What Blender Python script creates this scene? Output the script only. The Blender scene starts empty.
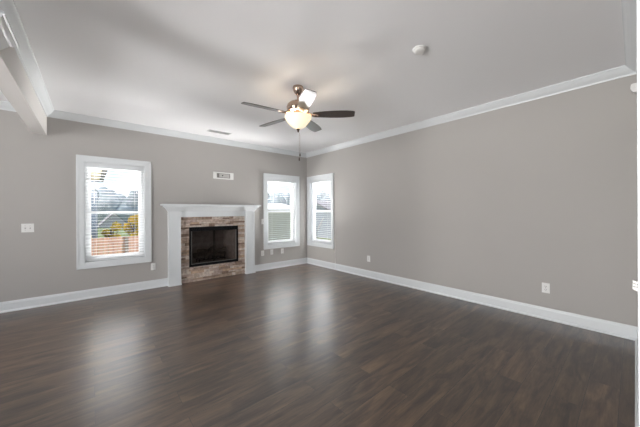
import bpy, bmesh, math, random
from mathutils import Vector, Matrix
random.seed(7)
C = bpy.context.scene.collection
PI = math.pi
scene = bpy.context.scene

# ------------------------------------------------------------------ camera
CAM = (-4.1221, -5.3524, 1.2986)
YAW, ROLL, FPX = 0.7051, -0.005, 268.036
F = Vector((math.sin(YAW), math.cos(YAW), 0))
r0 = Vector((math.cos(YAW), -math.sin(YAW), 0))
u0 = r0.cross(F)
rr = r0 * math.cos(ROLL) + u0 * math.sin(ROLL)
uu = -r0 * math.sin(ROLL) + u0 * math.cos(ROLL)
cd = bpy.data.cameras.new('camera')
cam = bpy.data.objects.new('camera', cd)
C.objects.link(cam)
cam.matrix_world = Matrix(((rr.x, uu.x, -F.x, CAM[0]), (rr.y, uu.y, -F.y, CAM[1]), (rr.z, uu.z, -F.z, CAM[2]), (0, 0, 0, 1)))
cd.sensor_width = 36.0
cd.lens = FPX / 640 * 36.0
cd.shift_y = -(213.5 - 211.279) / 640
cd.clip_start = 0.02
cd.clip_end = 600
scene.camera = cam

# ------------------------------------------------------------------ exposure
vs = scene.view_settings
vs.view_transform = 'Standard'
vs.look = 'None'
vs.exposure = 0.12
vs.gamma = 1.0
vs.use_curve_mapping = False

# ------------------------------------------------------------------ sky
w = bpy.data.worlds.new('sky')
scene.world = w
w.use_nodes = True
nt = w.node_tree
nt.nodes.clear()
wo = nt.nodes.new('ShaderNodeOutputWorld')
bg = nt.nodes.new('ShaderNodeBackground')
tc = nt.nodes.new('ShaderNodeTexCoord')
sep = nt.nodes.new('ShaderNodeSeparateXYZ')
grad = nt.nodes.new('ShaderNodeValToRGB')
grad.color_ramp.elements[0].position = 0.0
grad.color_ramp.elements[0].color = (0.74, 0.86, 1.0, 1)
grad.color_ramp.elements[1].position = 0.45
grad.color_ramp.elements[1].color = (0.40, 0.62, 0.98, 1)
nz = nt.nodes.new('ShaderNodeTexNoise')
nz.inputs['Scale'].default_value = 3.2
nz.inputs['Detail'].default_value = 6
mp = nt.nodes.new('ShaderNodeMapping')
mp.inputs['Scale'].default_value = (1, 1, 2.6)
cl = nt.nodes.new('ShaderNodeValToRGB')
cl.color_ramp.elements[0].position = 0.46
cl.color_ramp.elements[0].color = (0, 0, 0, 1)
cl.color_ramp.elements[1].position = 0.62
cl.color_ramp.elements[1].color = (1, 1, 1, 1)
mx = nt.nodes.new('ShaderNodeMixRGB')
mx.inputs[2].default_value = (0.93, 0.96, 1.0, 1)
L = nt.links.new
L(tc.outputs['Generated'], sep.inputs[0])
L(sep.outputs['Z'], grad.inputs[0])
L(tc.outputs['Generated'], mp.inputs[0])
L(mp.outputs[0], nz.inputs['Vector'])
L(nz.outputs[0], cl.inputs[0])
L(cl.outputs[0], mx.inputs[0])
L(grad.outputs[0], mx.inputs[1])
L(mx.outputs[0], bg.inputs[0])
L(bg.outputs[0], wo.inputs[0])
bg.inputs[1].default_value = 0.95

# ------------------------------------------------------------------ sun and large lights
def lamp(name, kind, energy, color, loc, direction, size=None, size_y=None):
    ld = bpy.data.lights.new(name, kind)
    ld.energy = energy
    ld.color = color
    if kind == 'AREA':
        ld.shape = 'RECTANGLE'
        ld.size = size
        ld.size_y = size_y
    o = bpy.data.objects.new(name, ld)
    C.objects.link(o)
    o.location = loc
    o.rotation_euler = Vector(direction).to_track_quat('-Z', 'Z').to_euler()
    return o
sun = lamp('sun', 'SUN', 4.5, (1.0, 0.95, 0.88), (-15, 15, 30), (0.60, -0.42, -1.1))
sun.data.angle = 0.01
# added fill lamps, out of view, in the open rooms left and behind
def spread(o, deg):
    o.data.spread = math.radians(deg)
    return o
spread(lamp('fill_rear', 'AREA', 35, (1.0, 0.985, 0.97), (-5.6, -9.3, 0.9), (0.35, 1, 0.3), 4.6, 2.0), 130)
spread(lamp('fill_left', 'AREA', 340, (1.0, 0.985, 0.975), (-8.8, -3.6, 0.75), (1, -0.1, 0.4), 4.2, 1.4), 120)
# added lamps imitating ground bounce, hidden outside below the window sills
lamp('bounce_fill_back', 'AREA', 2000, (1.0, 0.985, 0.97), (-1.9, 2.9, -0.75), (0, -0.9, 0.6), 6.5, 1.5)
lamp('bounce_fill_right', 'AREA', 2600, (1.0, 0.985, 0.97), (2.8, -0.6, -0.75), (-0.9, 0, 0.6), 4.0, 1.5)

# ------------------------------------------------------------------ materials
def nmat(name):
    m = bpy.data.materials.new(name)
    m.use_nodes = True
    b = m.node_tree.nodes['Principled BSDF']
    return m, m.node_tree, b
def mat(name, col, rough=0.5, metal=0.0, spec=0.5, noise=0.0, nscale=20.0, bump=0.0, bscale=200.0, coat=0.0):
    m, t, b = nmat(name)
    b.inputs['Base Color'].default_value = (*col, 1)
    b.inputs['Roughness'].default_value = rough
    b.inputs['Metallic'].default_value = metal
    b.inputs['Specular IOR Level'].default_value = spec
    b.inputs['Coat Weight'].default_value = coat
    co = t.nodes.new('ShaderNodeTexCoord')
    if noise > 0:
        n = t.nodes.new('ShaderNodeTexNoise')
        n.inputs['Scale'].default_value = nscale
        n.inputs['Detail'].default_value = 5
        r = t.nodes.new('ShaderNodeValToRGB')
        r.color_ramp.elements[0].position = 0.3
        r.color_ramp.elements[1].position = 0.7
        r.color_ramp.elements[0].color = (*[c * (1 - noise) for c in col], 1)
        r.color_ramp.elements[1].color = (*[min(1, c * (1 + noise)) for c in col], 1)
        t.links.new(co.outputs['Object'], n.inputs['Vector'])
        t.links.new(n.outputs[0], r.inputs[0])
        t.links.new(r.outputs[0], b.inputs['Base Color'])
    if bump > 0:
        n2 = t.nodes.new('ShaderNodeTexNoise')
        n2.inputs['Scale'].default_value = bscale
        n2.inputs['Detail'].default_value = 3
        bp = t.nodes.new('ShaderNodeBump')
        bp.inputs['Strength'].default_value = bump
        bp.inputs['Distance'].default_value = 0.002
        t.links.new(co.outputs['Object'], n2.inputs['Vector'])
        t.links.new(n2.outputs[0], bp.inputs['Height'])
        t.links.new(bp.outputs[0], b.inputs['Normal'])
    return m

M = {}
M['wall'] = mat('greige_wall_paint', (0.425, 0.408, 0.388), 0.7, spec=0.25, noise=0.015, nscale=1.3, bump=0.15, bscale=160)
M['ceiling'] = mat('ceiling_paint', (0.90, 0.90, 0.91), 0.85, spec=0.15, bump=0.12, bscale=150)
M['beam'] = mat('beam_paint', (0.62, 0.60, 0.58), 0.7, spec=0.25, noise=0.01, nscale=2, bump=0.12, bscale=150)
M['trim'] = mat('white_trim_paint', (0.70, 0.725, 0.738), 0.35, spec=0.4, noise=0.01, nscale=4)
M['vinyl'] = mat('white_vinyl', (0.85, 0.86, 0.87), 0.4, noise=0.01, nscale=5)
M['slat'] = mat('white_slat', (0.64, 0.65, 0.66), 0.35, noise=0.01, nscale=8)
M['cord'] = mat('white_cord', (0.8, 0.8, 0.78), 0.7)
M['plastic'] = mat('white_plastic', (0.80, 0.80, 0.78), 0.35, noise=0.01, nscale=30)
M['slot'] = mat('dark_slot', (0.05, 0.05, 0.05), 0.6)
M['black_metal'] = mat('black_metal', (0.006, 0.006, 0.007), 0.45, spec=0.15, noise=0.2, nscale=60)
M['edge_metal'] = mat('grey_edge_metal', (0.30, 0.29, 0.28), 0.35, 0.8, noise=0.05)
M['firebrick'] = mat('firebox_panel', (0.34, 0.29, 0.265), 0.85, noise=0.2, nscale=14, bump=0.5, bscale=60)
M['log'] = mat('charred_log', (0.11, 0.085, 0.07), 0.9, noise=0.6, nscale=18, bump=0.8, bscale=50)
M['nickel'] = mat('brushed_bronze_nickel', (0.48, 0.36, 0.29), 0.2, 1.0, noise=0.06, nscale=40)
M['bronze'] = mat('dark_bronze', (0.10, 0.075, 0.06), 0.35, 0.9, noise=0.1, nscale=40)
M['vent'] = mat('vent_metal', (0.72, 0.72, 0.72), 0.4, noise=0.02)
M['vent_dark'] = mat('vent_inside', (0.10, 0.10, 0.10), 0.7)
M['box_plate'] = mat('grey_box_plate', (0.50, 0.49, 0.47), 0.5, noise=0.03)
M['mount'] = mat('box_recess', (0.20, 0.19, 0.18), 0.5, noise=0.04)
M['grass'] = mat('lawn_grass', (0.16, 0.20, 0.07), 0.95, noise=0.4, nscale=1.5)
M['bark'] = mat('tree_bark', (0.16, 0.13, 0.11), 0.9, noise=0.3, nscale=6)
M['bark_grey'] = mat('grey_tree_bark', (0.36, 0.34, 0.33), 0.9, noise=0.25, nscale=6)
M['leaf_yellow'] = mat('yellow_leaf', (0.72, 0.50, 0.05), 0.8, noise=0.35, nscale=1.6)
M['leaf_dark'] = mat('dark_green_leaf', (0.14, 0.18, 0.14), 0.9, noise=0.4, nscale=0.4)
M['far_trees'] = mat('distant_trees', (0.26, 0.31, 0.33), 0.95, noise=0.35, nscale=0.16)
M['roof_grey'] = mat('grey_shingle', (0.25, 0.235, 0.25), 0.9, noise=0.25, nscale=3)
M['siding_grey'] = mat('grey_siding', (0.42, 0.42, 0.45), 0.8, noise=0.05)
M['eave'] = mat('beige_soffit', (0.72, 0.62, 0.50), 0.8, noise=0.04)
M['gutter'] = mat('dark_gutter', (0.03, 0.03, 0.035), 0.6)
M['house_glass'] = mat('house_window_glass', (0.06, 0.07, 0.09), 0.1, noise=0.1)

def siding(name, col, pitch):
    m, t, b = nmat(name)
    co = t.nodes.new('ShaderNodeTexCoord')
    wv = t.nodes.new('ShaderNodeTexWave')
    wv.wave_type = 'BANDS'
    wv.bands_direction = 'Z'
    wv.wave_profile = 'SAW'
    wv.inputs['Scale'].default_value = 0.314 / pitch
    bp = t.nodes.new('ShaderNodeBump')
    bp.inputs['Strength'].default_value = 0.8
    bp.inputs['Distance'].default_value = 0.03
    b.inputs['Base Color'].default_value = (*col, 1)
    b.inputs['Roughness'].default_value = 0.8
    t.links.new(co.outputs['Object'], wv.inputs['Vector'])
    t.links.new(wv.outputs[0], bp.inputs['Height'])
    t.links.new(bp.outputs[0], b.inputs['Normal'])
    return m
M['siding_green'] = siding('pale_green_siding', (0.42, 0.42, 0.36), 0.2)
M['siding_blue'] = siding('blue_grey_siding', (0.16, 0.21, 0.27), 0.2)
M['siding_slate'] = siding('slate_siding', (0.34, 0.37, 0.43), 0.2)
M['roof_pale'] = mat('pale_roof', (0.62, 0.62, 0.60), 0.8, noise=0.08, nscale=3)
M['roof_blue'] = mat('blue_grey_roof', (0.30, 0.34, 0.40), 0.8, noise=0.1, nscale=3)

def fence_mat():
    m, t, b = nmat('stained_fence_boards')
    co = t.nodes.new('ShaderNodeTexCoord')
    mpn = t.nodes.new('ShaderNodeMapping')
    mpn.inputs['Scale'].default_value = (7, 7, 0.5)
    n = t.nodes.new('ShaderNodeTexNoise')
    n.inputs['Scale'].default_value = 1.0
    n.inputs['Detail'].default_value = 4
    r = t.nodes.new('ShaderNodeValToRGB')
    r.color_ramp.elements[0].position = 0.3
    r.color_ramp.elements[1].position = 0.7
    r.color_ramp.elements[0].color = (0.30, 0.17, 0.12, 1)
    r.color_ramp.elements[1].color = (0.52, 0.33, 0.25, 1)
    b.inputs['Roughness'].default_value = 0.85
    t.links.new(co.outputs['Object'], mpn.inputs[0])
    t.links.new(mpn.outputs[0], n.inputs['Vector'])
    t.links.new(n.outputs[0], r.inputs[0])
    t.links.new(r.outputs[0], b.inputs['Base Color'])
    return m
M['fence'] = fence_mat()

def floor_mat():
    m, t, b = nmat('dark_plank_flooring')
    N, K = t.nodes.new, t.links.new
    co = N('ShaderNodeTexCoord')
    def brick(c1, c2, mortar):
        k = N('ShaderNodeTexBrick')
        k.offset = 0.37
        k.offset_frequency = 2
        k.inputs['Scale'].default_value = 1.0
        k.inputs['Brick Width'].default_value = 1.22
        k.inputs['Row Height'].default_value = 0.16
        k.inputs['Mortar Size'].default_value = 0.0014
        k.inputs['Mortar Smooth'].default_value = 0.2
        k.inputs['Bias'].default_value = 0.0
        k.inputs['Color1'].default_value = c1
        k.inputs['Color2'].default_value = c2
        k.inputs['Mortar'].default_value = mortar
        K(co.outputs['Object'], k.inputs['Vector'])
        return k
    tone = brick((0, 0, 0, 1), (1, 1, 1, 1), (0.5, 0.5, 0.5, 1))
    # grain: noise stretched along the plank, shifted by plank tone so that neighbours differ
    add = N('ShaderNodeVectorMath')
    add.operation = 'ADD'
    mul = N('ShaderNodeVectorMath')
    mul.operation = 'SCALE'
    mul.inputs['Scale'].default_value = 13.0
    K(tone.outputs['Color'], mul.inputs[0])
    K(co.outputs['Object'], add.inputs[0])
    K(mul.outputs[0], add.inputs[1])
    mpn = N('ShaderNodeMapping')
    mpn.inputs['Scale'].default_value = (1.6, 13.0, 1.0)
    K(add.outputs[0], mpn.inputs[0])
    g = N('ShaderNodeTexNoise')
    g.inputs['Scale'].default_value = 1.0
    g.inputs['Detail'].default_value = 7
    g.inputs['Roughness'].default_value = 0.65
    g.inputs['Distortion'].default_value = 0.6
    K(mpn.outputs[0], g.inputs['Vector'])
    mp2 = N('ShaderNodeMapping')
    mp2.inputs['Scale'].default_value = (9.0, 110.0, 1.0)
    K(add.outputs[0], mp2.inputs[0])
    g2 = N('ShaderNodeTexNoise')
    g2.inputs['Scale'].default_value = 1.0
    g2.inputs['Detail'].default_value = 4
    K(mp2.outputs[0], g2.inputs['Vector'])
    ramp = N('ShaderNodeValToRGB')
    e = ramp.color_ramp.elements
    e[0].position = 0.30
    e[0].color = (0.024, 0.015, 0.010, 1)
    e[1].position = 0.72
    e[1].color = (0.150, 0.090, 0.052, 1)
    k = e.new(0.5)
    k.color = (0.083, 0.050, 0.030, 1)
    K(g.outputs[0], ramp.inputs[0])
    m1 = N('ShaderNodeMixRGB')
    m1.blend_type = 'MULTIPLY'
    m1.inputs[0].default_value = 1.0
    r2 = N('ShaderNodeValToRGB')
    r2.color_ramp.elements[0].color = (0.72, 0.72, 0.72, 1)
    r2.color_ramp.elements[1].color = (1.22, 1.20, 1.18, 1)
    K(tone.outputs['Color'], r2.inputs[0])
    K(ramp.outputs[0], m1.inputs[1])
    K(r2.outputs[0], m1.inputs[2])
    m2 = N('ShaderNodeMixRGB')
    m2.blend_type = 'MULTIPLY'
    m2.inputs[0].default_value = 1.0
    r3 = N('ShaderNodeValToRGB')
    r3.color_ramp.elements[0].position = 0.35
    r3.color_ramp.elements[0].color = (0.80, 0.80, 0.80, 1)
    r3.color_ramp.elements[1].position = 0.65
    r3.color_ramp.elements[1].color = (1.12, 1.12, 1.12, 1)
    K(g2.outputs[0], r3.inputs[0])
    K(m1.outputs[0], m2.inputs[1])
    K(r3.outputs[0], m2.inputs[2])
    mp3 = N('ShaderNodeMapping')
    mp3.inputs['Scale'].default_value = (2.6, 11.0, 1.0)
    K(add.outputs[0], mp3.inputs[0])
    g3 = N('ShaderNodeTexNoise')
    g3.inputs['Scale'].default_value = 1.0
    g3.inputs['Detail'].default_value = 5
    g3.inputs['Distortion'].default_value = 0.8
    K(mp3.outputs[0], g3.inputs['Vector'])
    r4 = N('ShaderNodeValToRGB')
    r4.color_ramp.elements[0].position = 0.36
    r4.color_ramp.elements[0].color = (0.55, 0.54, 0.55, 1)
    r4.color_ramp.elements[1].position = 0.52
    r4.color_ramp.elements[1].color = (1.08, 1.08, 1.08, 1)
    K(g3.outputs[0], r4.inputs[0])
    m4 = N('ShaderNodeMixRGB')
    m4.blend_type = 'MULTIPLY'
    m4.inputs[0].default_value = 1.0
    K(m2.outputs[0], m4.inputs[1])
    K(r4.outputs[0], m4.inputs[2])
    m2 = m4
    m3 = N('ShaderNodeMixRGB')
    m3.inputs[2].default_value = (0.012, 0.009, 0.008, 1)
    K(tone.outputs['Fac'], m3.inputs[0])
    K(m2.outputs[0], m3.inputs[1])
    K(m3.outputs[0], b.inputs['Base Color'])
    b.inputs['Roughness'].default_value = 0.42
    b.inputs['Specular IOR Level'].default_value = 0.8
    b.inputs['Coat Weight'].default_value = 0.55
    b.inputs['Coat Roughness'].default_value = 0.24
    b.inputs['Coat IOR'].default_value = 1.5
    bp = N('ShaderNodeBump')
    bp.inputs['Strength'].default_value = 0.35
    bp.inputs['Distance'].default_value = 0.0015
    hm = N('ShaderNodeMath')
    hm.operation = 'SUBTRACT'
    K(g2.outputs[0], hm.inputs[0])
    K(tone.outputs['Fac'], hm.inputs[1])
    K(hm.outputs[0], bp.inputs['Height'])
    K(bp.outputs[0], b.inputs['Normal'])
    return m
M['floor'] = floor_mat()

def glass_mat(name, refl, tint=(1, 1, 1)):
    m = bpy.data.materials.new(name)
    m.use_nodes = True
    t = m.node_tree
    t.nodes.clear()
    o = t.nodes.new('ShaderNodeOutputMaterial')
    a = t.nodes.new('ShaderNodeBsdfTransparent')
    a.inputs[0].default_value = (*tint, 1)
    g = t.nodes.new('ShaderNodeBsdfGlossy')
    g.inputs['Roughness'].default_value = 0.02
    lw = t.nodes.new('ShaderNodeLayerWeight')
    lw.inputs['Blend'].default_value = 0.5
    pw = t.nodes.new('ShaderNodeMath')
    pw.operation = 'POWER'
    pw.inputs[1].default_value = 4.0
    fr = t.nodes.new('ShaderNodeMath')
    fr.operation = 'MULTIPLY_ADD'
    fr.inputs[1].default_value = 0.5
    fr.inputs[2].default_value = refl
    t.links.new(lw.outputs['Facing'], pw.inputs[0])
    t.links.new(pw.outputs[0], fr.inputs[0])
    mixn = t.nodes.new('ShaderNodeMixShader')
    t.links.new(fr.outputs[0], mixn.inputs[0])
    t.links.new(a.outputs[0], mixn.inputs[1])
    t.links.new(g.outputs[0], mixn.inputs[2])
    t.links.new(mixn.outputs[0], o.inputs[0])
    return m
M['glass'] = glass_mat('window_glass', 0.003)
M['fire_glass'] = glass_mat('fireplace_glass', 0.03, (0.72, 0.70, 0.69))

STONE = []
for i, c in enumerate([(0.40, 0.30, 0.235), (0.52, 0.42, 0.35), (0.30, 0.215, 0.165), (0.58, 0.50, 0.44), (0.43, 0.335, 0.29), (0.24, 0.165, 0.125), (0.50, 0.36, 0.265)]):
    STONE.append(mat('ledger_stone_%s' % 'abcdefg'[i], c, 0.9, noise=0.28, nscale=22, bump=0.9, bscale=70))
M['grout'] = mat('stone_backing', (0.22, 0.17, 0.14), 0.95, noise=0.2, nscale=30)

def blade_mat():
    m, t, b = nmat('dark_walnut_blade')
    co = t.nodes.new('ShaderNodeTexCoord')
    mpn = t.nodes.new('ShaderNodeMapping')
    mpn.inputs['Scale'].default_value = (3, 60, 60)
    n = t.nodes.new('ShaderNodeTexNoise')
    n.inputs['Scale'].default_value = 1.0
    n.inputs['Detail'].default_value = 4
    r = t.nodes.new('ShaderNodeValToRGB')
    r.color_ramp.elements[0].color = (0.022, 0.014, 0.011, 1)
    r.color_ramp.elements[1].color = (0.055, 0.036, 0.028, 1)
    t.links.new(co.outputs['Object'], mpn.inputs[0])
    t.links.new(mpn.outputs[0], n.inputs['Vector'])
    t.links.new(n.outputs[0], r.inputs[0])
    t.links.new(r.outputs[0], b.inputs['Base Color'])
    b.inputs['Roughness'].default_value = 0.28
    b.inputs['Specular IOR Level'].default_value = 0.6
    b.inputs['Coat Weight'].default_value = 0.6
    b.inputs['Coat Roughness'].default_value = 0.2
    return m
M['blade'] = blade_mat()

def bowl_mat():
    m, t, b = nmat('alabaster_glass')
    co = t.nodes.new('ShaderNodeTexCoord')
    n = t.nodes.new('ShaderNodeTexNoise')
    n.inputs['Scale'].default_value = 9
    n.inputs['Detail'].default_value = 4
    r = t.nodes.new('ShaderNodeValToRGB')
    r.color_ramp.elements[0].position = 0.3
    r.color_ramp.elements[1].position = 0.7
    r.color_ramp.elements[0].color = (1.0, 0.80, 0.50, 1)
    r.color_ramp.elements[1].color = (1.0, 0.86, 0.62, 1)
    t.links.new(co.outputs['Object'], n.inputs['Vector'])
    t.links.new(n.outputs[0], r.inputs[0])
    t.links.new(r.outputs[0], b.inputs['Emission Color'])
    b.inputs['Emission Strength'].default_value = 0.80
    b.inputs['Base Color'].default_value = (0.82, 0.76, 0.66, 1)
    b.inputs['Roughness'].default_value = 0.25
    return m
M['bowl'] = bowl_mat()

# ------------------------------------------------------------------ mesh helpers
class MB:
    def __init__(s):
        s.bm = bmesh.new()
        s.mi = 0
    def faces(s, vs, fs):
        v = [s.bm.verts.new(p) for p in vs]
        for f in fs:
            try:
                q = s.bm.faces.new([v[i] for i in f])
                q.material_index = s.mi
            except ValueError:
                pass
        return v
    def box(s, x0, x1, y0, y1, z0, z1):
        x0, x1 = sorted((x0, x1))
        y0, y1 = sorted((y0, y1))
        z0, z1 = sorted((z0, z1))
        p = [(x0, y0, z0), (x1, y0, z0), (x1, y1, z0), (x0, y1, z0), (x0, y0, z1), (x1, y0, z1), (x1, y1, z1), (x0, y1, z1)]
        s.faces(p, [(0, 3, 2, 1), (4, 5, 6, 7), (0, 1, 5, 4), (1, 2, 6, 5), (2, 3, 7, 6), (3, 0, 4, 7)])
        return s
    def prism(s, poly, axis, a, b):
        """poly: 2D points; extruded along axis from a to b. axis x: (y,z); y: (x,z); z: (x,y)"""
        def P(q, t):
            return (t, q[0], q[1]) if axis == 'x' else (q[0], t, q[1]) if axis == 'y' else (q[0], q[1], t)
        n = len(poly)
        vs = [P(q, a) for q in poly] + [P(q, b) for q in poly]
        s.faces(vs, [tuple(range(n))[::-1], tuple(range(n, 2 * n))] + [(i, (i + 1) % n, n + (i + 1) % n, n + i) for i in range(n)])
        return s
    def lathe(s, prof, n=28, cx=0, cy=0):
        rings = []
        for (r, z) in prof:
            if r < 1e-6:
                rings.append([s.bm.verts.new((cx, cy, z))])
            else:
                rings.append([s.bm.verts.new((cx + r * math.cos(2 * PI * k / n), cy + r * math.sin(2 * PI * k / n), z)) for k in range(n)])
        for a, b in zip(rings, rings[1:]):
            for k in range(n):
                k2 = (k + 1) % n
                f = [a[k], a[k2], b[k2], b[k]] if len(a) > 1 and len(b) > 1 else [a[0], b[k2], b[k]] if len(a) == 1 and len(b) > 1 else [a[k], a[k2], b[0]] if len(a) > 1 else None
                if f:
                    q = s.bm.faces.new(f)
                    q.material_index = s.mi
        return s
    def tube(s, pts, r, n=8, r1=None):
        pts = [Vector(p) for p in pts]
        rings = []
        m = len(pts)
        for i, p in enumerate(pts):
            d = (pts[min(i + 1, m - 1)] - pts[max(i - 1, 0)]).normalized()
            a = d.orthogonal().normalized()
            b = d.cross(a)
            rad = r if r1 is None else r + (r1 - r) * i / (m - 1)
            if i and rings:
                # keep the ring aligned with the one before
                a0 = (rings[-1][0].co - pts[i - 1])
                a = (a0 - d * a0.dot(d)).normalized()
                b = d.cross(a)
            rings.append([s.bm.verts.new(p + a * rad * math.cos(2 * PI * k / n) + b * rad * math.sin(2 * PI * k / n)) for k in range(n)])
        for a, b in zip(rings, rings[1:]):
            for k in range(n):
                q = s.bm.faces.new([a[k], a[(k + 1) % n], b[(k + 1) % n], b[k]])
                q.material_index = s.mi
        s.bm.faces.new(rings[0][::-1])
        s.bm.faces.new(rings[-1])
        return s
    def sweep(s, path, prof):
        """path: 2D xy points (open); prof: closed (offset to the LEFT of travel, z) loop; mitred corners"""
        path = [Vector(p) for p in path]
        m = len(path)
        rings = []
        for i, p in enumerate(path):
            d0 = (path[i] - path[i - 1]).normalized() if i else None
            d1 = (path[i + 1] - path[i]).normalized() if i < m - 1 else None
            n0 = Vector((-d0.y, d0.x)) if d0 else None
            n1 = Vector((-d1.y, d1.x)) if d1 else None
            if n0 is None:
                nn = n1
            elif n1 is None:
                nn = n0
            else:
                nn = (n0 + n1)
                nn = nn / (nn.length_squared / 2)
            rings.append([s.bm.verts.new((p.x + nn.x * o, p.y + nn.y * o, z)) for (o, z) in prof])
        k = len(prof)
        for a, b in zip(rings, rings[1:]):
            for j in range(k):
                s.bm.faces.new([a[j], a[(j + 1) % k], b[(j + 1) % k], b[j]])
        s.bm.faces.new(rings[0])
        s.bm.faces.new(rings[-1][::-1])
        return s
    def build(s, name, mats, parent=None, smooth=False, bevel=0.0):
        bmesh.ops.recalc_face_normals(s.bm, faces=s.bm.faces[:])
        if bevel > 0:
            bmesh.ops.bevel(s.bm, geom=s.bm.edges[:], offset=bevel, segments=2, affect='EDGES', profile=0.6)
        me = bpy.data.meshes.new(name)
        s.bm.to_mesh(me)
        s.bm.free()
        for m in (mats if isinstance(mats, (list, tuple)) else [mats]):
            me.materials.append(m)
        if smooth:
            for p in me.polygons:
                p.use_smooth = True
            try:
                me.set_sharp_from_angle(angle=math.radians(40))
            except Exception:
                pass
        o = bpy.data.objects.new(name, me)
        C.objects.link(o)
        if parent:
            o.parent = parent
        return o

def tag(o, label, cat, group=None, kind=None):
    o['label'] = label
    o['category'] = cat
    if group:
        o['group'] = group
    if kind:
        o['kind'] = kind
    return o
def structure(o):
    o['kind'] = 'structure'
    return o
def thing(name, label, cat, loc=(0, 0, 0), rz=0.0, group=None):
    o = bpy.data.objects.new(name, None)
    C.objects.link(o)
    o.location = loc
    o.rotation_euler = (0, 0, rz)
    return tag(o, label, cat, group)
def dup(root, loc, rz, label, group=None):
    def cp(o, par):
        c = o.copy()
        C.objects.link(c)
        if par:
            c.parent = par
        for ch in o.children:
            cp(ch, c)
        return c
    r = cp(root, None)
    r.location = loc
    r.rotation_euler = (0, 0, rz)
    r['label'] = label
    if group:
        r['group'] = group
    return r

# ------------------------------------------------------------------ room shell
XL, YR = -9.0, -9.5          # far ends of the open rooms to the left and behind
HC = 2.74
FY = -5.376                  # wall_front face
WT = 0.14
MX = -2.295                  # fireplace centre
structure(MB().box(XL - .2, WT, YR - .2, WT, -0.2, 0).build('floor', M['floor']))
structure(MB().box(XL - .2, WT + .3, YR - .2, WT + .3, HC, HC + .25).build('ceiling', M['ceiling']))

def wall_grid(axis, at, thick, a0, a1, z0, z1, holes):
    """wall with rectangular holes; axis 'x': runs along x with its faces at y=at and y=at+thick"""
    m = MB()
    cuts = sorted({a0, a1} | {h[0] for h in holes} | {h[1] for h in holes})
    for p, q in zip(cuts, cuts[1:]):
        mid = (p + q) / 2
        col = sorted([(h[2], h[3]) for h in holes if h[0] < mid < h[1]])
        z = z0
        for (b, t) in col + [(z1, z1)]:
            if b > z + 1e-6:
                m.box(p, q, at, at + thick, z, b) if axis == 'x' else m.box(at, at + thick, p, q, z, b)
            z = t
    bmesh.ops.remove_doubles(m.bm, verts=m.bm.verts[:], dist=1e-5)
    # drop the inner faces shared by neighbouring boxes
    seen = {}
    for f in m.bm.faces[:]:
        key = tuple(sorted(v.index for v in f.verts)) if False else tuple(sorted((round(v.co.x, 4), round(v.co.y, 4), round(v.co.z, 4)) for v in f.verts))
        seen.setdefault(key, []).append(f)
    bmesh.ops.delete(m.bm, geom=[f for k in seen.values() if len(k) > 1 for f in k], context='FACES_ONLY')
    return m

WZ0, WZ1 = 0.455, 2.152      # outer edges of the window casings
CW = 0.083                   # casing width
W1 = (-4.296, -3.354)
W2 = (-1.214, -0.245)
W3 = (-0.985, -0.036)        # along y on the right wall
def hole(a):
    return (a[0] + CW, a[1] - CW, WZ0 + CW, WZ1 - CW)
FB = (MX - 0.46, MX + 0.46, 0.29, 1.005)
structure(wall_grid('x', 0, WT, XL, WT, 0, HC, [hole(W1), hole(W2), FB]).build('wall_back', M['wall']))
structure(wall_grid('y', 0, WT, FY - WT, 0, 0, HC, [hole(W3)]).build('wall_right', M['wall']))
FE = -3.2                    # end of wall_front at the cased opening
structure(MB().box(FE, 0, FY - WT, FY, 0, HC).build('wall_front', M['wall']))
# outer shell of the open-plan rooms, with wide window openings added to go with the fill lamps
structure(wall_grid('x', YR - WT, WT, XL, 0, 0, HC, [(-7.9, -3.3, 0.4, 2.5)]).build('wall_rear', M['wall']))
structure(wall_grid('y', XL - WT, WT, YR, 0, 0, HC, [(-5.7, -1.5, 0.45, 2.45)]).build('wall_left', M['wall']))
structure(MB().box(0, WT, YR, FY - WT, 0, HC).build('wall_side', M['wall']))

# crown and baseboard profiles (offset into the room, z)
CROWN = [(0, 2.645), (0.010, 2.645), (0.013, 2.660), (0.022, 2.668), (0.040, 2.682), (0.058, 2.702), (0.066, 2.715), (0.072, 2.722), (0.080, 2.726), (0.080, HC), (0, HC)]
BASE = [(0, 0), (0.028, 0), (0.027, 0.012), (0.017, 0.022), (0.014, 0.024), (0.014, 0.108), (0.011, 0.118), (0.010, 0.126), (0.006, 0.136), (0, 0.136)]
# travelling with the room on the left: right wall goes towards +y, back wall towards -x
BX0, BX1 = -4.735, -4.6      # the beam
BZ = 2.385
structure(MB().sweep([(FE, FY), (0, FY), (0, 0), (BX1, 0), (BX1, YR)], CROWN).build('trim_1', M['trim']))
structure(MB().sweep([(BX0, YR), (BX0, 0), (XL, 0)], CROWN).build('trim_2', M['trim']))
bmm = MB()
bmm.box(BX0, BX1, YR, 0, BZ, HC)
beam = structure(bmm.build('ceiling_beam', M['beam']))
PIL_L, PIL_R = MX - 0.81, MX + 0.81
bb = MB()
bb.sweep([(PIL_L, 0), (XL, 0)], BASE)
bb.sweep([(0, -0.0), (PIL_R, 0)], BASE)
structure(bb.build('baseboard_back', M['trim']))
structure(MB().sweep([(0, FY), (0, 0)], BASE).build('baseboard_right', M['trim']))
structure(MB().sweep([(FE + 0.09, FY), (0, FY)], BASE).build('baseboard_front', M['trim']))
# casing of the wide opening the picture is taken from
structure(MB().box(FE - 0.005, FE + 0.09, FY, FY + 0.0198, 0, 2.2).box(FE - 0.02, FE, FY - WT, FY + 0.0198, 0, 2.2).build('trim_3', M['trim']))
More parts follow.
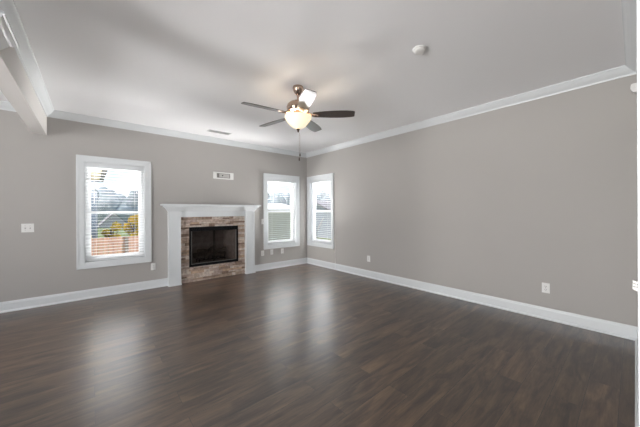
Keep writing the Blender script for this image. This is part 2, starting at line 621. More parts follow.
# square column under the beam, its capital just inside the picture
KX, KY = (BX0 + BX1) / 2, -2.962
col = thing('square_column', 'white square column capital under the ceiling beam at the far left edge', 'column', (KX, KY, 0))
MB().box(-0.085, 0.085, -0.085, 0.085, 0, 2.36).build('shaft', M['trim'], col)
m = MB()
prev = None
for (o_, z) in [(0.087, 2.215), (0.099, 2.22), (0.099, 2.238), (0.091, 2.244), (0.104, 2.27), (0.130, 2.305), (0.150, 2.335), (0.156, 2.345), (0.166, 2.348), (0.180, 2.360), (0.182, 2.366), (0.19, 2.370), (0.19, BZ)]:
    ring = [m.bm.verts.new((a * o_, b * o_, z)) for (a, b) in ((-1, -1), (1, -1), (1, 1), (-1, 1))]
    if prev:
        for k in range(4):
            m.bm.faces.new([prev[k], prev[(k + 1) % 4], ring[(k + 1) % 4], ring[k]])
    else:
        m.bm.faces.new(ring[::-1])
    prev = ring
m.bm.faces.new(prev)
m.build('capital', M['trim'], col)
MB().box(-0.10, 0.10, -0.10, 0.10, 0, 0.13).box(-0.093, 0.093, -0.093, 0.093, 0.13, 0.16).build('column_base', M['trim'], col)

# ------------------------------------------------------------------ windows (local frame: x along wall, -y into the room)
def make_window(n, width, loc, rz):
    h = width / 2
    root = bpy.data.objects.new('window_%d' % n, None)
    C.objects.link(root)
    root['kind'] = 'structure'
    root.location = loc
    root.rotation_euler = (0, 0, rz)
    m = MB()                                     # picture-frame casing with a raised outer bead
    for (x0, x1, z0, z1) in ((-h, -h + CW, WZ0, WZ1), (h - CW, h, WZ0, WZ1), (-h + CW, h - CW, WZ0, WZ0 + CW), (-h + CW, h - CW, WZ1 - CW, WZ1)):
        m.box(x0, x1, -0.016, 0, z0, z1)
    for (x0, x1, z0, z1) in ((-h - .002, -h + .018, WZ0, WZ1), (h - .018, h + .002, WZ0, WZ1), (-h, h, WZ0 - .002, WZ0 + .018), (-h, h, WZ1 - .018, WZ1 + .002)):
        m.box(x0, x1, -0.024, 0, z0, z1)
    m.build('window_casing', M['trim'], root)
    a, z0, z1 = h - CW, WZ0 + CW, WZ1 - CW
    t = 0.012
    m = MB()                                     # jamb lining
    m.box(-a, -a + t, -0.004, 0.13, z0, z1).box(a - t, a, -0.004, 0.13, z0, z1)
    m.box(-a + t, a - t, -0.004, 0.13, z0, z0 + t).box(-a + t, a - t, -0.004, 0.13, z1 - t, z1)
    m.build('window_jamb', M['trim'], root)
    a -= t
    z0 += t
    z1 -= t
    f = 0.035
    m = MB()                                     # vinyl main frame
    m.box(-a, -a + f, 0.075, 0.14, z0, z1).box(a - f, a, 0.075, 0.14, z0, z1)
    m.box(-a + f, a - f, 0.075, 0.14, z0, z0 + f).box(-a + f, a - f, 0.075, 0.14, z1 - f, z1)
    m.build('window_frame', M['vinyl'], root)
    zm = 1.30
    for (nm, y, b, c) in (('lower_sash', 0.085, z0 + f, zm + 0.02), ('upper_sash', 0.110, zm - 0.02, z1 - f)):
        s_ = 0.036
        m = MB()
        x0, x1 = -a + f, a - f
        m.box(x0, x0 + s_, y, y + 0.022, b, c).box(x1 - s_, x1, y, y + 0.022, b, c)
        m.box(x0 + s_, x1 - s_, y, y + 0.022, b, b + s_).box(x0 + s_, x1 - s_, y, y + 0.022, c - s_, c)
        so = m.build(nm, M['vinyl'], root)
        MB().box(x0 + s_, x1 - s_, y + 0.009, y + 0.013, b + s_, c - s_).build('glass_pane', M['glass'], so)
    return root
make_window(1, W1[1] - W1[0], ((W1[0] + W1[1]) / 2, 0, 0), 0)
make_window(2, W2[1] - W2[0], ((W2[0] + W2[1]) / 2, 0, 0), 0)
make_window(3, W3[1] - W3[0], (0, (W3[0] + W3[1]) / 2, 0), -PI / 2)

# ------------------------------------------------------------------ blinds
def make_blind(label, width, loc, rz, wand_x, cord_x, loose_cord=False):
    a = width / 2 - CW - 0.014
    z0, z1 = WZ0 + CW + 0.013, WZ1 - CW - 0.013
    t = thing('window_blind', label, 'blind', loc, rz, 'horizontal slat blinds in the windows')
    MB().box(-a, a, 0.012, 0.062, z1 - 0.045, z1).build('headrail', M['trim'], t, bevel=0.002)
    MB().box(-a, a, 0.002, 0.010, z1 - 0.068, z1).build('valance', M['trim'], t, bevel=0.002)
    m = MB()
    z = z1 - 0.085
    pitch = 0.0445
    zs = []
    while z > z0 + 0.05:
        zs.append(z)
        z -= pitch
    for z in zs:
        q = [(0.016, z - 0.0008), (0.026, z + 0.001), (0.037, z + 0.0016), (0.048, z + 0.001), (0.058, z - 0.0008)]
        poly = q + [(y, zz - 0.0024) for (y, zz) in q[::-1]]
        m.prism(poly, 'x', -a + 0.004, a - 0.004)
    m.build('slats', M['slat'], t)
    MB().box(-a + 0.003, a - 0.003, 0.014, 0.060, z0 + 0.012, z0 + 0.032).build('bottom_rail', M['slat'], t, bevel=0.003)
    for sx in (-1, 1):
        m = MB()
        for y in (0.0105, 0.0635):
            m.tube([(sx * a * 0.66, y, z0 + 0.03), (sx * a * 0.66, y, z1 - 0.05)], 0.0011, 5)
        m.build('ladder_cord', M['cord'], t)
    MB().tube([(wand_x * a, -0.004, z1 - 0.06), (wand_x * a, -0.006, z1 - 0.62)], 0.0042, 8).build('tilt_wand', M['cord'], t)
    m = MB()
    m.tube([(cord_x * a, -0.003, z1 - 0.06), (cord_x * a, -0.006, z1 - 0.42)], 0.0016, 6)
    m.lathe([(0, z1 - 0.452), (0.006, z1 - 0.448), (0.005, z1 - 0.428), (0.002, z1 - 0.42), (0, z1 - 0.42)], 10, cord_x * a, -0.006)
    m.build('lift_cord', M['cord'], t)
    return t
make_blind('white slat blind in the leftmost window, left of the fireplace', W1[1] - W1[0], ((W1[0] + W1[1]) / 2, 0, 0), 0, -0.72, 0.72)
make_blind('white slat blind in the window right of the fireplace, on the fireplace wall', W2[1] - W2[0], ((W2[0] + W2[1]) / 2, 0, 0), 0, -0.62, 0.75)
make_blind('white slat blind in the right wall window beside the room corner', W3[1] - W3[0], (0, (W3[0] + W3[1]) / 2, 0), -PI / 2, -0.35, 0.9)
# the beaded loop hanging down the wall right of the corner window
m = MB()
for k in range(66):
    z = 1.20 - k * 0.018
    r = 0.0065
    m.lathe([(0, z + r), (r * .8, z + r * .6), (r, z), (r * .8, z - r * .6), (0, z - r)], 6, -0.018, W3[0] - 0.055)
m.tube([(-0.018, W3[0] - 0.055, 1.21), (-0.018, W3[0] - 0.055, 0.01)], 0.0016, 5)
tag(m.build('blind_cord', M['cord']), 'long white beaded blind cord hanging down the wall beside the corner window', 'cord')

# ------------------------------------------------------------------ fireplace mantel
mt = thing('fireplace_mantel', 'white painted wooden mantel with two pilasters around the stone fireplace', 'mantel', (MX, 0, 0))
MB().box(-0.922, 0.922, -0.192, 0, 1.408, 1.437).build('shelf', M['trim'], mt, bevel=0.004)
MB().box(-0.625, 0.625, -0.055, 0, 1.205, 1.408).build('frieze', M['trim'], mt)
m = MB()
prof = [(0, 1.30), (0.006, 1.30), (0.008, 1.312), (0.014, 1.318), (0.026, 1.33), (0.044, 1.355), (0.060, 1.372), (0.066, 1.380), (0.082, 1.386), (0.086, 1.395), (0.086, 1.408), (0, 1.408)]
# travel so that the outside lies on the left: right end to left end seen from above with y negative out
m.sweep([(0.81, 0), (0.81, -0.10), (0.625, -0.10), (0.625, -0.056), (-0.625, -0.056), (-0.625, -0.10), (-0.81, -0.10), (-0.81, 0)][::-1], [(-o * 0.85, z) for (o, z) in prof])
m.build('mantel_moulding', M['trim'], mt)
for s in (-1, 1):
    m = MB()
    x0, x1 = s * 0.62, s * 0.81
    m.box(x0, x1, -0.10, 0, 0, 1.408)
    p = m.build('pilaster', M['trim'], mt)
    m = MB()
    # recessed-panel strips and plinth
    for (a, b, z0, z1) in ((0.62, 0.648, 0.16, 1.29), (0.782, 0.81, 0.16, 1.29), (0.648, 0.782, 1.245, 1.29)):
        m.box(s * a, s * b, -0.106, -0.10, z0, z1)
    m.build('panel_moulding', M['trim'], p)
    m = MB()
    m.box(s * 0.616, s * 0.815, -0.108, 0, 0, 0.15)
    m.box(s * 0.612, s * 0.82, -0.116, 0, 0, 0.022)
    m.build('plinth', M['trim'], p)

# ------------------------------------------------------------------ stacked stone surround
st = thing('stone_surround', 'tan and brown stacked ledger stone facing around the black firebox', 'fireplace', (MX, 0, 0))
m = MB()
OX0, OX1, OZ0, OZ1 = -0.468, 0.468, 0.278, 1.015
for (x0, x1, z0, z1) in ((-0.617, OX0, 0, 1.204), (OX1, 0.617, 0, 1.204), (OX0, OX1, 0, OZ0), (OX0, OX1, OZ1, 1.204)):
    m.box(x0, x1, -0.018, -0.002, z0, z1)
m.build('stone_backing', M['grout'], st)
m = MB()
rs = random.Random(11)
def stone(x0, x1, z0, z1):
    if x1 - x0 < 0.012:
        return
    m.mi = rs.choice([0, 0, 1, 1, 2, 3, 3, 4, 4, 5, 6])
    g = 0.0012
    d = rs.uniform(0.026, 0.042)
    # split face: centre bulges, edges chipped
    xa, xb, za, zb = x0 + g, x1 - g, z0 + g, z1 - g
    nx = max(2, int((xb - xa) / 0.03))
    front = []
    for k in range(nx + 1):
        x = xa + (xb - xa) * k / nx
        front.append([(x, -d + rs.uniform(-0.003, 0.004), za + 0.001), (x, -d + rs.uniform(-0.008, 0.002), (za + zb) / 2), (x, -d + rs.uniform(-0.003, 0.004), zb - 0.001)])
    vs, fs = [], []
    for col in front:
        vs += [(col[0][0], -0.016, za)] + col + [(col[0][0], -0.016, zb)]
    for k in range(nx):
        a, b = 5 * k, 5 * k + 5
        for j in range(4):
            fs.append((a + j, b + j, b + j + 1, a + j + 1))
    e = 5 * nx
    fs += [(0, 1, 2, 3, 4), (e + 4, e + 3, e + 2, e + 1, e)]
    m.faces(vs, fs)
def course(x0, x1, z0, z1):
    x = x0
    while x < x1 - 1e-6:
        l = rs.uniform(0.07, 0.24)
        if x1 - x - l < 0.05:
            l = x1 - x
        if z1 - z0 > 0.045 and rs.random() < 0.3:
            zm = (z0 + z1) / 2
            stone(x, x + l, z0, zm)
            stone(x, x + l, zm, z1)
        else:
            stone(x, x + l, z0, z1)
        x += l
def courses(x0, x1, z0, z1):
    z = z0
    while z < z1 - 1e-6:
        h = rs.choice([0.03, 0.04, 0.05, 0.06])
        if z1 - z - h < 0.025:
            h = z1 - z
        course(x0, x1, z, z + h)
        z += h
courses(-0.617, 0.617, 0, OZ0)
courses(-0.617, 0.617, OZ1, 1.204)
courses(-0.617, OX0, OZ0, OZ1)
courses(OX1, 0.617, OZ0, OZ1)
m.build('ledger_stones', STONE, st)

# ------------------------------------------------------------------ firebox insert
fi = thing('fireplace_insert', 'black metal gas firebox with glass front set in the stone surround', 'fireplace', (MX, 0, 0))
m = MB()
e = 0.466
z0, z1 = 0.28, 1.013
FT = -0.048
m.box(-e, -e + 0.032, FT, 0.0, z0, z1).box(e - 0.032, e, FT, 0.0, z0, z1)
m.box(-e + 0.032, e - 0.032, FT, 0.0, z0, z0 + 0.045).box(-e + 0.032, e - 0.032, FT, 0.0, z1 - 0.075, z1)
m.build('insert_frame', M['black_metal'], fi)
m = MB()
for k in range(3):
    z = z1 - 0.026 - k * 0.018
    m.box(-e + 0.05, e - 0.05, FT - 0.004, FT, z, z + 0.007)
m.build('louver', M['black_metal'], fi)
m = MB()
for s in (-1, 1):
    m.box(s * (e - 0.032), s * (e - 0.046), FT + 0.008, 0.0, z0 + 0.045, z1 - 0.075)
m.box(-e + 0.046, e - 0.046, FT + 0.008, 0.0, z0 + 0.045, z0 + 0.055)
m.build('glass_trim', M['edge_metal'], fi)
gx = e - 0.046
MB().box(-gx, gx, -0.018, -0.014, z0 + 0.055, z1 - 0.075).build('glass_front', M['fire_glass'], fi)
m = MB()
bx, bz0, bz1, bd = 0.455, 0.292, 1.0, 0.42
m.box(-bx, bx, 0.0, bd, bz0, bz0 + 0.02)
m.box(-bx, bx, 0.0, bd, bz1 - 0.02, bz1)
m.prism([(-bx, 0.0), (-bx + 0.02, 0.0), (-bx + 0.13, bd), (-bx, bd)], 'z', bz0 + 0.02, bz1 - 0.02)
m.prism([(bx, 0.0), (bx - 0.02, 0.0), (bx - 0.13, bd), (bx, bd)], 'z', bz0 + 0.02, bz1 - 0.02)
m.box(-bx, bx, bd, bd + 0.02, bz0, bz1)
m.build('firebox', M['firebrick'], fi)
# centre divide of the mesh curtains
m = MB()
for s in (-1, 1):
    for k in range(14):
        x = s * (0.02 + k * 0.0006)
    m.tube([(s * 0.012, 0.012, bz0 + 0.03), (s * 0.012, 0.012, bz1 - 0.03)], 0.006, 6)
m.build('mesh_curtain_edge', M['black_metal'], fi)
gr = MB()
for k in range(7):
    x = -0.24 + 0.08 * k
    gr.tube([(x, 0.08, bz0 + 0.15), (x, 0.10, bz0 + 0.08), (x, 0.30, bz0 + 0.08)], 0.007, 6)
for y in (0.11, 0.27):
    gr.tube([(-0.27, y, bz0 + 0.07), (0.27, y, bz0 + 0.07)], 0.008, 6)
for x in (-0.25, 0.25):
    for y in (0.11, 0.27):
        gr.tube([(x, y, bz0 + 0.018), (x, y, bz0 + 0.07)], 0.008, 6)
gr.build('grate', M['black_metal'], fi)
rl = random.Random(5)
for (p, q, r) in (((-0.32, 0.22, 0.44), (0.30, 0.24, 0.435), 0.05), ((-0.28, 0.13, 0.43), (0.24, 0.14, 0.425), 0.042), ((-0.26, 0.17, 0.53), (0.08, 0.20, 0.50), 0.038), ((0.0, 0.18, 0.50), (0.30, 0.16, 0.545), 0.036), ((-0.12, 0.12, 0.50), (0.05, 0.26, 0.57), 0.03)):
    P, Q = Vector(p), Vector(q)
    pts = [P + (Q - P) * k / 7 + Vector((0, rl.uniform(-.008, .008), rl.uniform(-.008, .008))) for k in range(8)]
    MB().tube(pts, r, 10, r * 0.8).build('log', M['log'], fi, smooth=True)

# ------------------------------------------------------------------ ceiling fan
FX, FYc = -2.298, -2.827
fan = thing('ceiling_fan', 'five-blade bronze ceiling fan with dark blades and lit glass bowl', 'ceiling fan', (FX, FYc, 0))
MB().lathe([(0, HC), (0.061, HC), (0.063, HC - 0.012), (0.060, HC - 0.03), (0.048, HC - 0.06), (0.030, HC - 0.085), (0.018, HC - 0.098), (0, HC - 0.098)], 32).build('canopy', M['nickel'], fan, smooth=True)
MB().lathe([(0, HC - 0.09), (0.0135, HC - 0.09), (0.0135, 2.565), (0.022, 2.56), (0.022, 2.545), (0, 2.545)], 20).build('downrod', M['nickel'], fan, smooth=True)
MB().lathe([(0, 2.572), (0.030, 2.572), (0.055, 2.566), (0.100, 2.552), (0.124, 2.530), (0.132, 2.505), (0.131, 2.480), (0.122, 2.458), (0.128, 2.452), (0.128, 2.446), (0.108, 2.436), (0.085, 2.430), (0, 2.430)], 40).build('motor_housing', M['nickel'], fan, smooth=True)
MB().lathe([(0, 2.430), (0.070, 2.430), (0.074, 2.418), (0.066, 2.400), (0.058, 2.392), (0, 2.392)], 32).build('switch_housing', M['nickel'], fan, smooth=True)
lk = MB()
lk.lathe([(0, 2.394), (0.050, 2.394), (0.072, 2.389), (0.076, 2.384), (0.070, 2.380), (0, 2.380)], 32)
for k in range(3):
    a = k * 2 * PI / 3 + 0.4
    lk.tube([(0.07 * math.cos(a), 0.07 * math.sin(a), 2.386), (0.128 * math.cos(a), 0.128 * math.sin(a), 2.389)], 0.006, 8)
    lk.lathe([(0, 2.388), (0.010, 2.388), (0.010, 2.366), (0, 2.366)], 10, 0.134 * math.cos(a), 0.134 * math.sin(a))
lk.build('light_fitter', M['nickel'], fan, smooth=True)
bp_out = [(0.155, 2.392), (0.154, 2.382), (0.142, 2.358), (0.122, 2.330), (0.099, 2.302), (0.072, 2.277), (0.042, 2.260), (0.0, 2.253)]
bowl = MB().lathe(bp_out + [(0.0, 2.258), (0.040, 2.265), (0.069, 2.282), (0.095, 2.306), (0.118, 2.333), (0.138, 2.360), (0.149, 2.383), (0.150, 2.392), (0.155, 2.392)], 44).build('light_bowl', M['bowl'], fan, smooth=True)
MB().lathe([(0, 2.252), (0.019, 2.252), (0.021, 2.246), (0.014, 2.238), (0.010, 2.230), (0.011, 2.224), (0.006, 2.216), (0, 2.214)], 20).build('finial', M['bronze'], fan, smooth=True)
for (dx, dy, zb) in ((0.006, -0.010, 1.882), (0.022, -0.004, 1.935)):
    m = MB()
    m.tube([(dx * 0.3, dy * 0.3, 2.235), (dx, dy, 2.18), (dx, dy, zb + 0.04)], 0.0013, 6)
    ch = m.build('pull_chain', M['nickel'], fan)
    MB().lathe([(0, zb + 0.042), (0.003, zb + 0.040), (0.006, zb + 0.028), (0.0075, zb + 0.012), (0.005, zb + 0.002), (0, zb)], 12, dx, dy).build('pull_fob', M['bronze'], ch, smooth=True)
PITCH = math.radians(12)
for k in range(5):
    ang = math.radians(-43 + 72 * k)
    rot = Matrix.Rotation(ang, 4, 'Z')
    # blade iron
    m = MB()
    m.tube([(0.085, 0, 2.434), (0.125, 0, 2.426), (0.160, 0, 2.418)], 0.011, 8)
    m.prism([(0.150, -0.016), (0.185, -0.034), (0.225, -0.030), (0.250, 0.0), (0.225, 0.030), (0.185, 0.034), (0.150, 0.016)], 'z', -0.004, 0.002)
    # tilt and lift the plate part only
    for v in m.bm.verts:
        if v.co.z < 1:
            y, z = v.co.y, v.co.z
            v.co.y = y * math.cos(PITCH) + z * math.sin(PITCH)
            v.co.z = 2.409 - y * math.sin(PITCH) + z * math.cos(PITCH)
    for (sx, sy) in ((0.185, -0.018), (0.185, 0.018), (0.225, 0.0)):
        m.lathe([(0, 2.402 - sy * math.sin(PITCH)), (0.006, 2.4035 - sy * math.sin(PITCH)), (0.006, 2.412 - sy * math.sin(PITCH)), (0, 2.412 - sy * math.sin(PITCH))], 10, sx, sy)
    m.bm.transform(rot)
    iron = m.build('blade_iron', M['nickel'], fan, smooth=True)
    # blade outline: narrow root, widening, squared tip with rounded corners
    up = [(0.172, 0.040), (0.20, 0.048), (0.28, 0.058), (0.38, 0.067), (0.48, 0.070), (0.56, 0.067), (0.62, 0.059), (0.642, 0.053), (0.652, 0.044)]
    dn = [(x, -y) for (x, y) in up[::-1]]
    m = MB()
    m.prism(up + dn, 'z', -0.003, 0.003)
    for v in m.bm.verts:
        y, z = v.co.y, v.co.z
        v.co.y = y * math.cos(PITCH) + z * math.sin(PITCH)
        v.co.z = - y * math.sin(PITCH) + z * math.cos(PITCH)
    o = m.build('fan_blade', M['blade'], fan)
    o.location = (0, 0, 2.4145)
    o.rotation_euler = (0, 0, ang)
# the two bulbs inside the bowl, shining up through its open rim
for s in (-1, 1):
    ld = bpy.data.lights.new('fan_bulb', 'POINT')
    ld.energy = 3.2
    ld.color = (1.0, 0.86, 0.68)
    ld.shadow_soft_size = 0.035
    lo = bpy.data.objects.new('fan_bulb', ld)
    C.objects.link(lo)
    lo.parent = fan
    lo.location = (0.085 * s, 0.03, 2.345)

# ------------------------------------------------------------------ ceiling fittings
sd = thing('smoke_detector', 'round white smoke detector on the ceiling right of the fan', 'smoke detector', (-1.894, -4.113, HC))
MB().lathe([(0, 0), (0.060, 0), (0.060, -0.008), (0.055, -0.010), (0, -0.010)], 32).build('mounting_base', M['plastic'], sd, smooth=True)
MB().lathe([(0, -0.010), (0.051, -0.010), (0.051, -0.020), (0.043, -0.029), (0.024, -0.032), (0, -0.032)], 32).build('detector_body', M['plastic'], sd, smooth=True)
av = thing('ceiling_vent', 'slim white air register on the ceiling above the mantel', 'vent', (-2.36, -0.48, HC))
m = MB()
hx, hy = 0.20, 0.07
m.box(-hx, hx, -hy, -hy + 0.02, -0.006, 0).box(-hx, hx, hy - 0.02, hy, -0.006, 0)
m.box(-hx, -hx + 0.02, -hy + 0.02, hy - 0.02, -0.006, 0).box(hx - 0.02, hx, -hy + 0.02, hy - 0.02, -0.006, 0)
m.build('vent_frame', M['vent'], av)
MB().box(-hx + 0.02, hx - 0.02, -hy + 0.02, hy - 0.02, -0.0015, 0).build('vent_backing', M['vent_dark'], av)
m = MB()
for k in range(6):
    y = -0.042 + k * 0.0168
    m.prism([(y + 0.005, -0.002), (y - 0.002, -0.010), (y - 0.003, -0.009), (y + 0.004, -0.001)], 'x', -hx + 0.02, hx - 0.02)
m.box(-0.008, 0.008, -hy + 0.02, hy - 0.02, -0.011, -0.0015)
m.build('vent_louvers', M['vent'], av)

# ------------------------------------------------------------------ wall plates (local frame: back on y=0, -y into the room)
def plate(root, w_, h_):
    MB().box(-w_ / 2, w_ / 2, -0.006, 0, -h_ / 2, h_ / 2).build('cover_plate', M['plastic'], root, bevel=0.002)
def make_outlet(label, loc, rz):
    t = thing('wall_outlet', label, 'outlet', loc, rz, 'white duplex wall outlets')
    plate(t, 0.073, 0.118)
    for s in (-1, 1):
        f = MB().box(-0.017, 0.017, -0.009, -0.006, s * 0.0195 - 0.0145, s * 0.0195 + 0.0145).build('receptacle', M['plastic'], t, bevel=0.001)
        m = MB()
        z = s * 0.0195 + 0.003
        m.box(-0.009, -0.006, -0.0094, -0.0088, z - 0.005, z + 0.005).box(0.006, 0.009, -0.0094, -0.0088, z - 0.005, z + 0.005)
        m.box(-0.0025, 0.0025, -0.0094, -0.0088, z - 0.013, z - 0.008)
        m.build('outlet_slots', M['slot'], f)
    m = MB()
    m.box(-0.003, 0.003, -0.0075, -0.006, -0.003, 0.003)
    m.build('screw', M['edge_metal'], t)
    return t
OG = 'white duplex wall outlets'
o0 = make_outlet('white outlet between the leftmost window and the mantel', (-3.326, 0, 0.366), 0)
dup(o0, (-1.244, 0, 0.376), 0, 'white outlet beside the right mantel pilaster, leftmost of three low plates under the window', OG)
dup(o0, (-0.733, 0, 0.376), 0, 'white outlet nearest the corner, rightmost of three low plates under the window', OG)
dup(o0, (0, -1.973, 0.366), -PI / 2, 'small white outlet low on the right wall, near the corner window', OG)
dup(o0, (0, -4.66, 0.37), -PI / 2, 'white outlet low on the right wall, large and far right in view', OG)
cp = thing('cable_plate', 'white cable jack plate, middle of three low plates under the window right of the mantel', 'wall plate', (-1.013, 0, 0.378), 0)
plate(cp, 0.073, 0.118)
m = MB()
for k in range(10):
    pass
m.tube([(0, -0.006, 0), (0, -0.016, 0)], 0.006, 10)
m.build('coax_jack', M['edge_metal'], cp)

def make_switch(label, loc, rz, gangs, reach=0.014):
    t = thing('light_switch', label, 'switch', loc, rz, 'white toggle switches')
    w_ = 0.073 + 0.046 * (gangs - 1)
    plate(t, w_, 0.118)
    for k in range(gangs):
        x = (k - (gangs - 1) / 2) * 0.046
        MB().box(x - 0.0055, x + 0.0055, -0.0072, -0.006, -0.012, 0.012).build('toggle_slot', M['mount'], t)
        m = MB()
        m.prism([(-0.0065, -0.006), (-0.0065 - reach, 0.004), (-0.0065 - reach, 0.011), (-0.0065, 0.006)], 'x', x - 0.0042, x + 0.0042)
        m.build('toggle', M['plastic'], t)
        for s in (-1, 1):
            MB().tube([(x, -0.0058, s * 0.030), (x, -0.0072, s * 0.030)], 0.003, 8).build('screw', M['edge_metal'], t)
    return t
make_switch('white double toggle switch on the wall left of the leftmost window', (-4.787, 0, 1.092), 0, 2)
make_switch('white single toggle switch between the mantel and the window right of it', (-1.232, 0, 1.078), 0, 1)
make_switch('white toggle switches seen edge-on at the right edge, near the opening', (-2.985, FY, 1.085), PI, 3, 0.022)

# recessed media box above the mantel
mb = thing('media_box', 'white recessed television hookup box on the wall above the mantel', 'wall box', (-2.106, 0, 2.02), 0)
m = MB()
hx, hz = 0.205, 0.068
ix0, ix1, iz = -0.135, 0.135, 0.045
m.box(-hx, ix0, -0.007, 0, -hz, hz).box(ix1, hx, -0.007, 0, -hz, hz).box(ix0, ix1, -0.007, 0, iz, hz).box(ix0, ix1, -0.007, 0, -hz, -iz)
m.build('box_flange', M['plastic'], mb, bevel=0.0015)
MB().box(ix0, ix1, -0.002, -0.0005, -iz, iz).build('box_back', M['mount'], mb)
MB().box(-0.085, 0.118, -0.005, -0.002, -0.034, 0.036).build('outlet_insert', M['box_plate'], mb)
MB().tube([(-0.022, -0.005, 0.002), (-0.022, -0.012, 0.002)], 0.013, 12).build('cable_port', M['slot'], mb)

# motion detector high in the right corner of the front wall
md = thing('motion_detector', 'small white motion detector high on the wall at the right edge', 'detector', (-0.12, FY, 2.47), PI)
MB().prism([(0, -0.045), (-0.030, -0.040), (-0.046, -0.012), (-0.046, 0.036), (-0.036, 0.045), (0, 0.045)], 'x', -0.03, 0.03).build('detector_body', M['plastic'], md, bevel=0.003)
MB().box(-0.018, 0.018, -0.0485, -0.0445, 0.002, 0.026).build('sensor_lens', M['cord'], md)

# ------------------------------------------------------------------ outside
GZ = -1.45
gm = MB()
gm.box(-120, 160, 0.9, 260, GZ - 0.3, GZ)
structure(gm.build('ground', M['grass']))

# fence
fz0, fz1, fy = GZ, 0.32, 8.0
fc = thing('wooden_fence', 'reddish brown board fence across the yard outside the leftmost window', 'fence', (0, fy, 0))
m = MB()
x = -9.0
rf = random.Random(3)
while x < 2.0:
    top = fz1 + rf.uniform(-0.012, 0.012)
    m.prism([(x, fz0), (x + 0.135, fz0), (x + 0.135, top - 0.03), (x + 0.105, top), (x + 0.03, top), (x, top - 0.03)], 'y', -0.01, 0.01)
    x += 0.145
m.build('fence_boards', M['fence'], fc)
m = MB()
for z in (GZ + 0.3, GZ + 0.95, fz1 - 0.25):
    m.box(-9, 2, -0.05, -0.01, z, z + 0.09)
m.build('fence_rails', M['fence'], fc)
for k in range(5):
    px = -8.0 + 2.47 * k
    MB().box(px - 0.055, px + 0.055, -0.15, -0.05, GZ, fz1 - 0.04).build('fence_post', M['bark'], fc)

def foliage(name, mtl, parent, blobs, n, size, seed):
    r = random.Random(seed)
    m = MB()
    for _ in range(n):
        c, rad = r.choice(blobs)
        d = Vector((r.gauss(0, 1), r.gauss(0, 1), r.gauss(0, 1))).normalized() * rad * (r.random() ** 0.4)
        p = Vector(c) + d
        a = Vector((r.gauss(0, 1), r.gauss(0, 1), r.gauss(0, 1))).normalized()
        b = a.orthogonal().normalized()
        s = size * r.uniform(0.6, 1.3)
        m.faces([p + a * s, p + b * s * .6, p - a * s, p - b * s * .6], [(0, 1, 2, 3)])
    return m.build(name, mtl, parent)
def tree(name, label, loc, h, crown_r, mtl, bark, seed, n=1300, size=0.075, group=None, trunk=0.09):
    t = thing(name, label, 'tree', loc, 0, group)
    r = random.Random(seed)
    m = MB()
    m.tube([(0, 0, 0), (0.03, 0, h * 0.35), (0, 0.04, h * 0.75)], trunk, 8, trunk * 0.4)
    for k in range(7):
        a = r.uniform(0, 2 * PI)
        z = h * r.uniform(0.35, 0.6)
        q = crown_r * 0.7
        m.tube([(0, 0, z), (q * .5 * math.cos(a), q * .5 * math.sin(a), z + h * .12), (q * math.cos(a), q * math.sin(a), z + h * .26)], trunk * .4, 6, trunk * .12)
    m.build('trunk', bark, t)
    if n:
        blobs = [((r.uniform(-.6, .6) * crown_r, r.uniform(-.6, .6) * crown_r, h * r.uniform(.5, .88)), crown_r * r.uniform(.4, .65)) for _ in range(9)]
        foliage('foliage', mtl, t, blobs, n, size, seed)
    return t
TG = 'yellow trees behind the fence'
tree('yellow_tree', 'smaller yellow-leaved tree in the middle of the leftmost window, behind the fence', (-3.33, 13.0, GZ), 2.42, 0.40, M['leaf_yellow'], M['bark'], 21, group=TG)
tree('yellow_tree', 'taller yellow-leaved tree at the right side of the leftmost window, behind the fence', (-2.28, 13.3, GZ), 2.75, 0.47, M['leaf_yellow'], M['bark'], 22, group=TG)
tree('yellow_shrub', 'low yellow-green bush at the left side of the leftmost window, behind the fence', (-4.33, 9.2, GZ), 2.0, 0.26, M['leaf_yellow'], M['bark'], 23, 900)
tree('bare_tree', 'grey leafless tree standing outside the right wall window', (5.6, 6.6, GZ), 3.7, 1.1, M['leaf_dark'], M['bark_grey'], 31, 0, 0.1, trunk=0.2)

# houses
def house(name, label, x0, x1, y0, y1, zt, zr, ridge, wall, roof, over=0.3, windows=()):
    t = thing(name, label, 'house', ((x0 + x1) / 2, (y0 + y1) / 2, GZ))
    hx, hy = (x1 - x0) / 2, (y1 - y0) / 2
    a, b = zt - GZ, zr - GZ
    m = MB()
    if ridge == 'x':
        m.prism([(-hy, 0), (hy, 0), (hy, a), (0, b), (-hy, a)], 'x', -hx, hx)
    else:
        m.prism([(-hx, 0), (hx, 0), (hx, a), (0, b), (-hx, a)], 'y', -hy, hy)
    m.build('house_wall', wall, t)
    m = MB()
    k = (hy if ridge == 'x' else hx)
    sl = (b - a) / k
    e = k + over
    pr = [(-e, a - over * sl), (0, b), (e, a - over * sl), (e, a - over * sl + 0.16), (0, b + 0.18), (-e, a - over * sl + 0.16)]
    m.prism(pr, 'x' if ridge == 'x' else 'y', -(hx if ridge == 'x' else hy) - over, (hx if ridge == 'x' else hy) + over)
    m.build('roof', roof, t)
    for (wx, wz, ww, wh) in windows:
        f = MB().box(wx - ww / 2 - .08, wx + ww / 2 + .08, -hy - 0.05, -hy + 0.0, wz - wh / 2 - .08, wz + wh / 2 + .08).build('house_window', M['vinyl'], t)
        MB().box(wx - ww / 2, wx + ww / 2, -hy - 0.06, -hy - 0.05, wz - wh / 2, wz + wh / 2).build('window_pane', M['house_glass'], f)
    return t
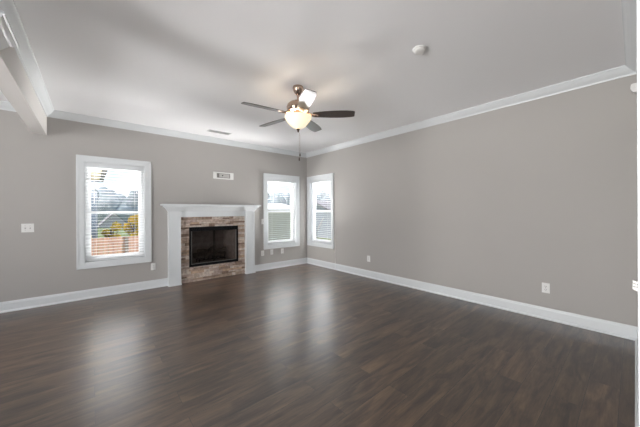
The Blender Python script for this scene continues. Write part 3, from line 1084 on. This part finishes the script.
# close neighbour on the left of window 1, and a porch roof reaching out over the yard
house('blue_house', 'blue-grey house behind the fence at the left side of the leftmost window', -13.0, -3.93, 10.2, 17, 1.95, 2.25, 'x', M['siding_blue'], M['roof_blue'], 0.0)
pr = thing('porch_roof', 'beige porch eave with dark gutter at the top left of the leftmost window', 'porch', (-6.4, 5.2, GZ))
PZ = 2.5 - GZ
MB().box(-2.6, 2.5, -2.2, 2.7, PZ, PZ + 0.10).build('eave_soffit', M['eave'], pr)
MB().box(2.5, 2.62, -2.2, 2.82, PZ - 0.03, PZ + 0.14).box(-2.6, 2.5, 2.7, 2.82, PZ - 0.03, PZ + 0.14).build('gutter', M['gutter'], pr)
MB().prism([(-2.6, PZ + 0.14), (2.6, PZ + 0.14), (0, PZ + 1.2)], 'y', -2.2, 2.8).build('roof', M['roof_grey'], pr)
for px in (-2.4, 0.6):
    for py in (-2.0, 2.5):
        MB().box(px - 0.08, px + 0.08, py - 0.08, py + 0.08, 0, PZ).build('porch_post', M['vinyl'], pr)
house('gable_house', 'far grey gabled house between the yellow trees in the leftmost window', -3.3, 1.3, 56, 64, -1.3, 1.1, 'y', M['siding_grey'], M['roof_grey'], 0.3)
house('gable_house', 'far grey roofed house at the right side of the leftmost window', 5.0, 15.0, 60, 68, -0.9, 0.9, 'x', M['siding_slate'], M['roof_grey'], 0.5)
house('pale_house', 'pale green-grey sided house seen through the window right of the mantel', 2.6, 6.9, 9.6, 15, 1.3, 1.75, 'x', M['siding_green'], M['roof_pale'], 0.15)
house('slate_house', 'blue-grey house behind the leafless tree outside the right wall window', 14.0, 23, 12.5, 20.5, 0.6, 2.3, 'x', M['siding_slate'], M['roof_grey'], 0.4, ((-3.0, 1.2, 1.0, 1.3), (-1.0, 1.2, 1.0, 1.3)))
# belt of distant trees on the horizon
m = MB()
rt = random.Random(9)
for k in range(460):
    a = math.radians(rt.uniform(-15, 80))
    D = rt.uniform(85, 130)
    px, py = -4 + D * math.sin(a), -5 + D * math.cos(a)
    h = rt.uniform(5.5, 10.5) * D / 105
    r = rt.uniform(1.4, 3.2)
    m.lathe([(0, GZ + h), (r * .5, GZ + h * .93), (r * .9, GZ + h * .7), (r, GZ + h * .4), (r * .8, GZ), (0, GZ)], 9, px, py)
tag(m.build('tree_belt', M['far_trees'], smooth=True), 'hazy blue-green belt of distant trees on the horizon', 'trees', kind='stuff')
